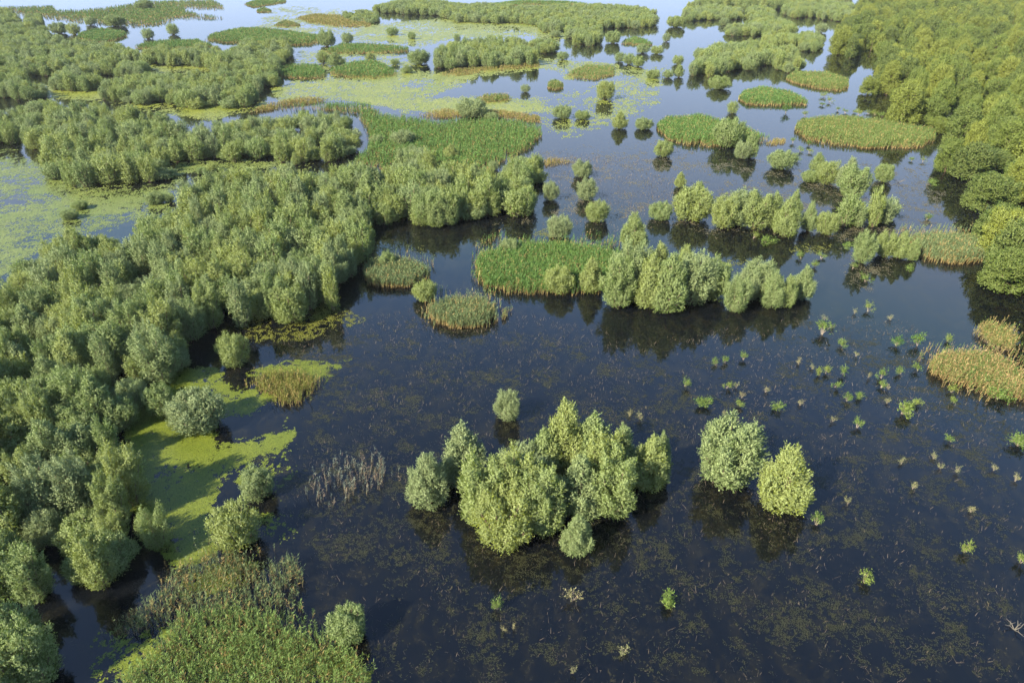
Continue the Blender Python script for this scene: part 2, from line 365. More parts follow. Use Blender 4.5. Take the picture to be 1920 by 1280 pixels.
floating('algae', 'faint tan leaf specks scattered over the pale blue channel', [
    [(1010, 270), (1240, 250), (1480, 300), (1760, 290), (1800, 420), (1600, 580), (1560, 460), (1160, 440), (1000, 430), (900, 440), (700, 450), (1010, 400)]], -.06, 4, ((.06, .058, .035), (.10, .088, .05)), 47, 30, 1.2, .4, .42)

# ------------------------------------------------------------------ reeds
def reed_mesh(poly, h, dens, green, dry, dryfrac, seed, lean=(.25, -.05), edge_dry=True, wide=1.0, stemcol=(.36, .26, .12)):
    r = np.random.default_rng(seed)
    px = np.array([p[0] for p in poly], float); py = np.array([p[1] for p in poly], float)
    gx, gy, gz = ground(px, py); Zm = float(np.median(gz)); pm = Zm/683
    area = (gx.max()-gx.min())*(gy.max()-gy.min())
    n0 = int(min(60000, area*dens*min(1.0, (.16/pm)**1.2)*7))
    X = r.uniform(gx.min(), gx.max(), n0); Y = r.uniform(gy.min(), gy.max(), n0)
    ix, iy, _ = project(X, Y, .1*h); ix2, iy2, _ = project(X, Y, .85*h)
    ed0 = edge_dist(poly, ix, iy); k = (inside(poly, ix, iy) & inside(poly, ix2, iy2)) | ((ed0 < 4+.03*min(px.max()-px.min(), 260)) & (r.random(n0) < (.10 if px.max()-px.min() > 80 and Zm < 190 else 0)))
    clump = fbm(X/3.0, Y/3.0, seed); ed = edge_dist(poly, ix, iy); rim = 8+.09*min(px.max()-px.min(), 260)
    k &= ((clump+.25*r.random(n0)) > .36) & (ed > rim*(2.0*fbm(X/7, Y/7, seed+21)-.5)*r.random(n0))
    X, Y = X[k], Y[k]; ix, iy = ix[k], iy[k]; n = len(X)
    if n == 0: return None
    e = edge_dist(poly, ix, iy); hh = h*(.82 if Zm < 130 else .70)*r.uniform(.6, 1.2, n)*np.clip(.6+e/14, .6, 1)*(.85+.3*fbm(X/6, Y/6, seed+3))
    ws = max(.035, .34*pm)*wide; wl = max(.045, .40*pm)*wide
    P = []; Cc = []
    base = np.stack([X, Y, np.full(n, -.05)], 1)
    ln = np.stack([lean[0]+.18*r.normal(size=n), lean[1]+.18*r.normal(size=n)], 1)*hh[:, None]*.5
    top = np.stack([X+ln[:, 0], Y+ln[:, 1], hh], 1)
    th = r.uniform(0, np.pi, n); side = np.stack([np.cos(th), np.sin(th), np.zeros(n)], 1)
    st = np.array(stemcol)
    midp = base+(top-base)*r.uniform(.3, .5, (n, 1)); sh = r.uniform(.6, 1.2, (n, 1))
    P.append(np.stack([base-side*ws*.5, base+side*ws*.5, midp+side*ws*.42, midp-side*ws*.42], 1)); Cc.append(st*sh)
    P.append(np.stack([midp-side*ws*.42, midp+side*ws*.42, top+side*ws*.2, top-side*ws*.2], 1)); Cc.append(np.array(green[1])*.8*sh)
    nb = 8 if pm < .16 else (6 if pm < .3 else 5)
    g0, g1 = np.array(green[0]), np.array(green[1]); d0, d1 = np.array(dry[0]), np.array(dry[1])
    isd = r.random(n) < dryfrac*(1+.8*(fbm(X/5, Y/5, seed+5)-.5))
    gm = np.clip(.5*fbm(X/7, Y/7, seed+11)+.5*r.random(n), 0, 1)[:, None]
    for b in range(nb):
        f = .22+.78*(b+r.random(n))/nb
        s = base+(top-base)*f[:, None]; az = r.uniform(0, 2*np.pi, n)
        L_ = hh*r.uniform(.22, .36, n)*(1.15-.35*f)
        d = np.stack([np.cos(az)*.6+lean[0]*.9, np.sin(az)*.6+lean[1]*.9, r.uniform(.4, 1.5, n)], 1); d = norm(d)
        tip = s+d*L_[:, None]; tip[:, 2] -= .10*L_
        sd_ = norm(np.cross(d, r.normal(size=(n, 3))))*wl*.5
        mid = s+(tip-s)*.45; mid[:, 2] += .06*L_
        P.append(np.stack([s, mid+sd_, tip, mid-sd_], 1))
        c = g0*(1-gm)+g1*gm; dc = d0+(d1-d0)*r.random((n, 1))
        low = (f < .38) & (r.random(n) < .6)             # withered lower leaves
        c = np.where((isd | low)[:, None], dc, c)*r.uniform(.75, 1.25, (n, 1))
        Cc.append(c)
    V, Fc = quads(np.concatenate(P)); return mesh_np('reeds', V, Fc, [M_REED], attr=np.concatenate(Cc), attrname='col')
GR = ((.048, .115, .028), (.100, .180, .042)); GB = ((.075, .125, .055), (.14, .18, .075)); GY = ((.11, .13, .03), (.17, .18, .04)); DR = ((.22, .16, .06), (.32, .24, .10)); DO = ((.24, .165, .07), (.34, .25, .12)); GD = ((.068, .120, .030), (.125, .175, .045))
REEDS = [ # label, outline, height, density, green, dry, dryfrac
 ('broad green reed bed behind the left willow wood, the largest one', [(470,207),(520,193),(580,190),(640,186),(690,190),(715,200),(700,207),(760,212),(810,222),(880,217),(960,220),(1010,227),(1025,242),(1015,260),(1000,275),(970,300),(900,322),(830,322),(700,318),(640,310),(690,270),(670,215),(600,207)], 3.0, 3.2, GR, DR, .06),
 ('small round reed island with golden stems in the middle of the dark water', [(792,585),(810,563),(850,553),(900,555),(930,572),(938,595),(900,612),(850,618),(810,606)], 2.6, 7, GB, DR, .14),
 ('green reed island left of the big mid willow clump', [(885,485),(905,465),(960,448),(1050,445),(1100,452),(1165,465),(1170,490),(1130,543),(1080,555),(1020,555),(950,553),(910,535),(890,510)], 3.0, 6, GR, DR, .10),
 ('bluish reeds against the edge of the left willow wood', [(670,505),(690,480),(720,470),(770,480),(808,500),(808,520),(770,538),(720,540),(690,535)], 3.0, 6, GB, DR, .12),
 ('reed island with tall willows at its right end', [(1228,228),(1250,215),(1310,210),(1360,222),(1400,235),(1445,250),(1455,265),(1400,272),(1340,277),(1290,274),(1250,262),(1232,245)], 3.0, 4.5, GR, DR, .12),
 ('long reed bed in front of the right forest', [(1485,238),(1500,220),(1560,211),(1640,218),(1700,228),(1755,238),(1758,265),(1720,280),(1640,279),(1560,274),(1510,263),(1490,252)], 3.0, 4.5, GD, DR, .15),
 ('lens-shaped reed island with golden rim, lower of two off the right forest', [(1378,182),(1395,165),(1430,159),(1480,167),(1530,190),(1510,198),(1450,200),(1400,198)], 3.0, 4.5, GR, DR, .12),
 ('lens-shaped reed island touching the right forest', [(1466,143),(1490,131),(1550,132),(1592,145),(1594,167),(1570,172),(1520,166),(1480,154)], 3.0, 4.5, GD, DR, .15),
 ('reed bed with golden stems below the right forest edge', [(1690,440),(1720,430),(1780,430),(1840,438),(1852,470),(1842,492),(1790,497),(1740,488),(1712,476)], 3.2, 6, GB, DR, .16),
 ('rust coloured withered reed bed at the right edge of the water', [(1732,672),(1770,653),(1830,653),(1880,668),(1925,695),(1990,740),(1925,755),(1860,745),(1790,722),(1742,702)], 2.6, 6, GD, DO, .5),
 ('smaller sparse withered reed patch at the right, above the rust coloured bed', [(1812,617),(1850,600),(1900,608),(1918,640),(1890,664),(1850,652)], 2.0, 3.0, GD, DR, .6),
 ('lush green reed bed in the near left corner', [(185,1330),(215,1265),(270,1200),(330,1140),(420,1120),(500,1135),(560,1150),(620,1185),(680,1230),(710,1330)], 2.3, 2.7, ((.075,.140,.035),(.170,.250,.072)), DR, .08),
 ('sparse half withered reeds behind the near green reed bed', [(190,1180),(280,1110),(330,1040),(420,1010),(480,1050),(550,1030),(575,1080),(555,1150),(480,1160),(350,1170),(250,1200)], 2.2, 1.5, GB, DR, .18),
 ('yellowed reed tuft on duckweed beside the left willow wood', [(463,715),(500,690),(560,690),(602,703),(602,725),(560,765),(530,765),(490,738)], 1.5, 3.2, GY, DR, .22),
 ('grey bare reed stalks standing in dark water left of the front willow island', [(540,915),(600,880),(620,845),(700,840),(745,868),(755,900),(700,925),(640,955),(590,945)], 2.2, .32, ((.11,.14,.11),(.18,.21,.16)), ((.17,.13,.09),(.22,.17,.11)), .35),
 ('far reed bed along the upper left corner', [(-60,12),(100,8),(105,16),(150,16),(280,0),(400,-4),(425,12),(420,20),(350,18),(380,24),(432,30),(410,38),(330,37),(310,47),(250,52),(190,47),(90,37),(0,24)], 3.2, 3.5, GR, DR, .08),
 ('small far reed bed below the upper left lagoon', [(145,60),(190,50),(230,56),(248,65),(220,76),(180,81),(140,72)], 3.2, 3.5, GR, DR, .08),
 ('far wedge of reeds narrowing to the left, beside pale water', [(370,75),(400,60),(450,49),(510,51),(560,58),(602,64),(607,80),(580,86),(520,87),(480,85),(430,82)], 3.2, 3.5, GR, DR, .12),
 ('thin far reed strip in front of the wedge of reeds', [(238,84),(300,73),(370,72),(418,85),(380,92),(320,95),(260,92)], 3.0, 3.5, GR, DR, .08),
 ('small far reed islet at the top, nearest the frame edge', [(450,7),(480,-2),(540,-2),(535,6),(475,15)], 2.8, 3.5, GR, DR, .12),
 ('tiny far reed islet with golden rim in pale water', [(476,18),(495,12),(512,18),(508,24),(482,24)], 2.6, 3.5, GR, DO, .2),
 ('far yellowish reed islet in pale water', [(508,45),(535,36),(568,44),(560,50),(520,51)], 2.6, 3.5, GD, DO, .25),
 ('far tawny reed strip with low bushes', [(545,32),(590,24),(650,27),(690,36),(700,50),(640,52),(580,44)], 2.4, 3.0, GY, DO, .3),
 ('square dark reed patch beside the far willow ridge', [(513,128),(540,119),(590,117),(613,130),(611,147),(560,149),(525,145)], 3.2, 3.5, GR, DR, .08),
 ('green reed patch with a pointed top among floating leaves', [(610,138),(620,125),(650,115),(700,109),(742,128),(752,142),(700,149),(640,146)], 3.2, 3.5, GR, DR, .12),
 ('flat reed band with golden base behind floating leaves', [(600,92),(640,79),(700,79),(768,86),(768,99),(700,102),(620,103)], 3.0, 3.5, GR, DO, .12),
 ('sedge fringe in front of the far round willow clump', [(812,137),(850,127),(900,124),(960,117),(1012,111),(1012,126),(960,132),(900,137),(840,145)], 2.0, 3, GY, DO, .35),
 ('twin reed tufts in yellow sedge in the far channel', [(1048,143),(1070,130),(1100,119),(1152,121),(1154,141),(1120,150),(1080,149)], 2.2, 3, GR, DO, .35),
 ('small reed islet ringed by golden sedge above the largest reed bed', [(875,188),(910,173),(950,174),(975,184),(930,194),(890,194)], 2.4, 3.5, GD, DO, .3),
 ('far reed wedge under the distant willow band', [(1155,78),(1190,66),(1228,78),(1222,86),(1170,85)], 3.0, 3.5, GR, DO, .15),
 ('most distant reed strip at the top edge', [(905,6),(980,-2),(1060,0),(1105,4),(1100,10),(990,11),(910,13)], 2.8, 3, GR, DR, .08),
 ('golden sedge bank on the upper rim of the largest reed bed', [(770,212),(830,200),(960,205),(1012,214),(1018,234),(940,226),(860,222),(800,226)], 1.6, 3.5, GY, DO, .5),
 ('golden sedge and pale reeds left of the largest reed bed', [(450,212),(500,192),(560,178),(600,180),(640,186),(560,200),(470,214)], 1.8, 3, GY, DO, .45),
 ('small reed mound with flat top standing alone in the channel', [(1024,165),(1027,150),(1040,146),(1056,152),(1058,165),(1040,170)], 3.0, 4, GD, DR, .15),
 ('dry sedge spit reaching into the channel from the willow wood', [(1000,300),(1040,292),(1075,298),(1080,306),(1040,312),(1005,318)], 1.2, 2.2, GY, DO, .6),
 ('pale reeds fringing a lone leaning clump right of the dark mid island', [(928,590),(945,570),(960,565),(962,580),(945,600)], 2.2, 3, GB, DR, .3),
 ('dry tawny sedge rim along the left end of the long right reed bed', [(1430,268),(1455,255),(1480,258),(1470,272),(1440,276)], 1.2, 2, GY, DO, .6),
]
for i, (lab, pl, h_, de, gr, dr, df) in enumerate(REEDS):
    me = reed_mesh(pl, h_, de, gr, dr, df, 300+i*13, stemcol=(.20, .165, .10) if 'sparse' in lab or 'bare' in lab else (.25, .19, .08))
    if me: tag(link('reed_bed', me), lab, 'reed bed', 'reed beds in the flooded delta')

# loose dead stalks and bent stems over the shallow water: uncountable
def stalk_field(polys, per, hmax, seed):
    P = []; Cc = []; r = np.random.default_rng(seed)
    for pl in polys:
        gx, gy, gz = ground(np.array([p[0] for p in pl]), np.array([p[1] for p in pl]))
        n0 = int((gx.max()-gx.min())*(gy.max()-gy.min())*per*3); X = r.uniform(gx.min(), gx.max(), n0); Y = r.uniform(gy.min(), gy.max(), n0)
        ix, iy, Z = project(X, Y, 0); k = inside(pl, ix, iy) & (fbm(X/4, Y/4, seed)+.22*r.normal(size=n0) > .64); X, Y, Z = X[k], Y[k], Z[k]; n = len(X)
        hh = hmax*r.uniform(.25, 1, n); b = np.stack([X, Y, np.full(n, -.03)], 1); t = b+np.stack([.5*hh*r.normal(size=n), .5*hh*r.normal(size=n), hh], 1)
        a = r.uniform(0, np.pi, n); s = np.stack([np.cos(a), np.sin(a), 0*a], 1)*(np.maximum(.022, .22*Z/683)*.5)[:, None]
        P.append(np.stack([b-s, b+s, t+s*.5, t-s*.5], 1)); Cc.append(np.array([.15, .12, .085])*r.uniform(.5, 1.5, (n, 1)))
    V, Fc = quads(np.concatenate(P)); return mesh_np('stalks', V, Fc, [M_REED], attr=np.concatenate(Cc), attrname='col')
tag(link('dead_stalks', stalk_field([[(480, 650), (800, 570), (1000, 590), (1200, 640), (1520, 590), (1700, 600), (1925, 760), (1960, 1300), (690, 1300), (540, 1010), (520, 900), (620, 800)], [(1010, 280), (1240, 300), (1300, 420), (1100, 440), (1010, 400)]], 1.5, .5, 77)),
    'scattered broken tan stalks poking out of the shallow water', 'dead stalks', None, 'stuff')

# ------------------------------------------------------------------ willows standing alone or in small clumps: x, width, top y, base y (photo pixels), label
SING = [
 (436,60,620,690,'small willow in dark water just off the left wood, above the duckweed'),
 (365,92,730,815,'pale round willow on duckweed, right of two darker ones'),
 (298,58,718,784,'dark green willow bush between the wood and the pale round one'),
 (245,54,706,772,'yellowish willow bush at the wood edge above the duckweed bay'),
 (222,60,745,810,'dark low willow tucked at the corner of the duckweed bay'),
 (480,62,874,938,'silvery small willow in dark water right of the duckweed'),
 (438,82,942,1030,'round willow shrub at the lower end of the duckweed, lit on top'),
 (288,58,945,1030,'dim grey willow leaning from the wood over the duckweed'),
 (652,68,1138,1205,'small feathery willow at the tip of the near green reeds'),
 (800,88,845,955,'leftmost willow of the front island, set slightly apart'),
 (866,92,787,915,'tall pale willow at the back left of the front island'),
 (903,92,838,985,'yellow-green willow on the left flank of the front island'),
 (965,95,838,975,'willow in the middle of the front island, behind the frontmost one'),
 (945,104,912,1026,'large silvery willow at the very front of the front island'),
 (1022,86,880,1000,'grey-green willow filling the centre front of the front island'),
 (1058,98,742,900,'tallest willow of the front island with a pointed top'),
 (1110,100,770,905,'broad willow behind the right half of the front island'),
 (1020,80,800,910,'willow between the two humps of the front island'),
 (1090,100,852,975,'front right willow of the front island with many plumes'),
 (1152,94,838,972,'willow on the right shoulder of the front island'),
 (1165,72,790,900,'willow with a bright upright plume at the right back of the front island'),
 (1222,82,812,922,'shaded grey willow at the right end of the front island'),
 (1240,46,790,890,'slim pointed willow behind the right end of the front island'),
 (1081,66,962,1042,'small egg-shaped willow in front of the front island'),
 (952,52,727,790,'little lone willow in open water behind the front island'),
 (1373,112,780,914,'big two-topped willow alone right of the front island'),
 (1478,106,830,965,'cone-shaped willow nearest the right, alone in dark water'),
 (797,44,525,566,'small willow beside the round reed island'),
 (727,32,468,508,'pale willow rising from the bluish reeds at the wood'),
 (955,36,446,480,'willow bush at the top left of the green reed island'),
 (1048,54,498,552,'willow bush at the front corner of the green reed island'),
 (1108,50,478,552,'slim willow between the green reed island and the big clump'),
 (1048,46,401,448,'round willow alone above the green reed island'),
 (1190,58,395,470,'willow standing behind the big mid clump, rising above it'),
 (1508,50,494,563,'rounded willow at the right end of the second mid clump'),
 (1622,42,427,496,'slender willow alone left of the reeds by the right forest'),
 (1714,28,446,490,'small pointed willow in front of the reeds by the right forest'),
 (1120,42,374,418,'round willow, lowest of the column in the blue channel'),
 (1101,40,331,376,'willow in the column in the blue channel, second from its bottom'),
 (1092,38,299,334,'bushy willow at the top of the column in the blue channel'),
 (1032,30,337,377,'dark willow just off the right tip of the left wood'),
 (1240,42,377,414,'round willow left of the two-part willow in the channel'),
 (1300,70,345,416,'broad two-part willow left of the long willow row'),
 (1312,34,338,385,'slim willow directly behind the broad two-part willow'),
 (1276,25,321,353,'little upright willow behind the round channel willows'),
 (1245,32,261,295,'pear-shaped willow below the reed island with tall willows'),
 (1163,33,207,243,'upright willow left of the reed island with tall willows'),
 (1207,34,220,244,'low dark willow shrub beside the reed island with tall willows'),
 (1055,34,196,223,'low round shrub, left of a flat one, in the far channel'),
 (1092,29,206,225,'flat low shrub right of a round one in the far channel'),
 (1136,34,148,188,'tall lone willow in the far channel'),
 (1367,54,217,278,'tall leaning willow on the right end of a reed island'),
 (1393,30,262,299,'small yellowish willow below the tall leaning willow'),
 (1408,36,246,298,'upright willow right of the small yellowish one'),
 (1467,48,279,319,'spreading yellow willow between reed bed and long willow row'),
 (1374,22,188,213,'yellow shrub between the two lens-shaped reed islands and the channel'),
 (1350,38,140,168,'small willow with a clear reflection below the far clump'),
 (1660,33,304,343,'round dark willow near the right forest, right of a clump'),
 (1535,34,284,324,'upright willow at the left end of the clump near the right forest'),
 (807,66,352,423,'willow bulging forward from the right end of the left wood'),
 (838,46,374,424,'front small willow at the foot of the left wood end'),
 (887,54,374,412,'pale round willow at the foot of the left wood end'),
 (785,40,91,122,'round willow alone left of the far round clump'),
 (824,20,107,124,'little bush at the left foot of the far round clump'),
 (755,44,242,276,'willow bush in the largest reed bed, upper of two'),
 (707,24,252,274,'small bush in the largest reed bed near the wood'),
 (845,36,269,302,'pale pointed willow in the lower part of the largest reed bed'),
 (925,20,301,320,'tiny bush at the lower edge of the largest reed bed'),
 (885,60,198,222,'dark low bushes on the upper rim of the largest reed bed'),
 (922,24,210,226,'yellowish bush right of the dark bushes on the reed bed rim'),
 (985,17,158,174,'small grey shrub in the far channel, right of the sedge islet'),
 (1055,22,96,113,'small dark shrub below the far willow band'),
 (1225,25,130,148,'yellowish shrub, left of a pair under the far clump'),
 (1253,19,130,147,'greyish shrub, right of a pair under the far clump'),
 (1272,20,103,122,'shrub behind another at the left of the far willow clump'),
 (1274,20,119,146,'upright shrub in front of another at the left of the far willow clump'),
 (1162,18,96,117,'pale shrub at the left of three by the reed wedge'),
 (1180,22,99,122,'taller shrub in the middle of three by the reed wedge'),
 (1197,22,104,126,'shrub at the right of three by the reed wedge'),
 (1205,24,81,101,'spiky pale shrub in the far channel, left one'),
 (1232,24,85,102,'spiky pale shrub in the far channel, right one'),
 (1250,15,62,79,'lone far shrub right of the reed wedge'),
 (1150,28,56,82,'bush at the left end of the reed wedge'),
 (1268,32,28,52,'clump at the right end of the far willow band'),
 (1345,28,111,141,'shrub with reflection in front of the far clump'),
 (1405,26,108,133,'yellow shrub in front of the far clump, right part'),
 (1375,30,47,63,'low bush at the left end of a distant clump'),
 (1358,17,33,48,'tiny distant bush above the low one'),
 (1540,22,43,63,'dark lone tree by the far end of the right forest'),
 (1521,26,72,92,'yellow-green bush in front of a distant clump'),
 (323,20,43,66,'lone distant tree in pale water, right one'),
 (276,22,52,74,'lone distant tree in pale water, left one'),
 (214,36,29,50,'dark bush on the front of the far upper left reed bed'),
 (168,20,30,48,'pale bush left of the dark one on the far reed bed'),
 (270,32,0,19,'dark rounded tree at the top on the far reed bed'),
 (80,20,47,64,'distant tree left of three beside the lagoon'),
 (109,30,40,64,'distant tree in the middle of three beside the lagoon'),
 (137,22,42,66,'distant tree right of three beside the lagoon'),
 (612,32,53,88,'pale bush at the tip of the far reed wedge'),
 (630,38,97,126,'bushy willow above the pointed reed patch'),
 (604,22,93,120,'dark bush left of the bushy willow above the reed patch'),
 (694,22,97,114,'bush on the back of the pointed reed patch'),
 (762,24,121,138,'low pale bush right of the pointed reed patch'),
 (740,16,110,122,'tiny pale bush above floating leaves'),
 (735,22,50,67,'pale bush on the tawny far strip'),
 (772,14,59,74,'little distant shrub in floating leaves'),
 (857,13,62,80,'tiny lone shrub before the far round clump'),
 (1042,20,57,70,'small shrub below the far willow band, left'),
 (650,22,60,82,'dark tree at the left rim of the far lagoon'),
 (290,32,358,384,'low brownish bush in the lily backwater, nearest to the left wood'),
 (316,20,362,380,'little bush between the lily backwater and the tip of the left wood'),
 (128,30,392,413,'low greyish bush alone among the lily leaves, lower of two'),
 (149,28,376,394,'low greyish bush among the lily leaves, upper of two'),
 (398,24,305,322,'small bush in the green lily channel below the second wood'),
 (377,18,313,327,'tiny bush in the green lily channel, left of a slightly larger one'),
 (1012,96,868,1004,'willow between the frontmost one and the small egg-shaped one, in the front island'),
 (985,96,835,930,'willow in the very middle of the front island, hidden low'),
 (1130,90,800,940,'willow in the right hump of the front island with a broad top'),
 (1160,64,468,580,'leftmost front willow of the big mid clump'),
 (1187,72,438,560,'willow at the left back of the big mid clump, its highest top'),
 (1222,74,470,582,'second front willow from the left in the big mid clump'),
 (1256,84,470,590,'front centre willow of the big mid clump, lowest at the water'),
 (1302,78,465,574,'front right willow of the big mid clump'),
 (1337,66,480,564,'right end willow of the big mid clump'),
 (1285,62,456,545,'back right willow of the big mid clump'),
 (1235,62,450,540,'back centre willow of the big mid clump'),
 (1384,48,510,588,'cone-like willow at the left end of the second mid clump'),
 (1424,62,480,560,'highest willow at the back of the second mid clump'),
 (1452,54,503,580,'front middle willow of the second mid clump'),
 (1477,42,512,578,'pointed willow at the front right of the second mid clump'),
 (1404,52,502,565,'yellow-green willow in the heart of the second mid clump'),
 (1362,52,360,430,'rounded willow at the left end of the long willow row'),
 (1391,58,348,427,'second willow from the left of the long willow row'),
 (1421,58,350,432,'third willow from the left of the long willow row'),
 (1452,50,356,430,'darker willow at the back of the long willow row'),
 (1478,56,366,446,'front willow of the long willow row'),
 (1490,34,352,420,'taller pointed willow rising behind the front one of the long willow row'),
 (1520,32,374,436,'slim pointed willow right of the front one of the long willow row'),
 (1552,40,394,441,'small rounded willow at the right end of the long willow row'),
 (1520,30,318,343,'low pale willow at the left of the clump near the right forest'),
 (1555,42,298,347,'willow in the left half of the clump near the right forest'),
 (1592,46,291,356,'tall back willow of the clump near the right forest'),
 (1604,52,302,373,'silvery front willow of the clump near the right forest'),
 (1663,36,428,484,'left willow of the short row beside the reeds by the right forest'),
 (1692,38,430,487,'right willow of the short row beside the reeds by the right forest'),
 (15,110,1120,1240,'willow at the left frame edge in the near corner'),
 (50,96,1160,1290,'front willow in the near left corner'),
 (-10,100,1190,1320,'willow cut off by the near left corner of the frame'),
]
WIL = []   # dict x,y,w,h,label,group,single
for (cx, wp, yt, yb, lab) in SING:
    ybase = yb-.15*wp*min(1, (yb+100)/900)
    X, Y, Z = ground(cx, ybase); X = float(X); Y = float(Y); Z = float(Z); wm = wp*Z/F*1.06
    # width of the crown shows the far rim too; the height follows from the top's line of sight
    hm = H-Y*math.tan(PITCH+math.atan((yt-640)/F)); hm = min(max(hm, .55*wm), 2.0*wm)
    hm *= .95; X = (cx-960)/F*(Y*cp-(hm*.5-H)*sp)      # the crown's middle, not its foot, stands at the traced place
    WIL.append(dict(x=X, y=Y, w=wm, h=hm, label=lab, group=None, single=True))

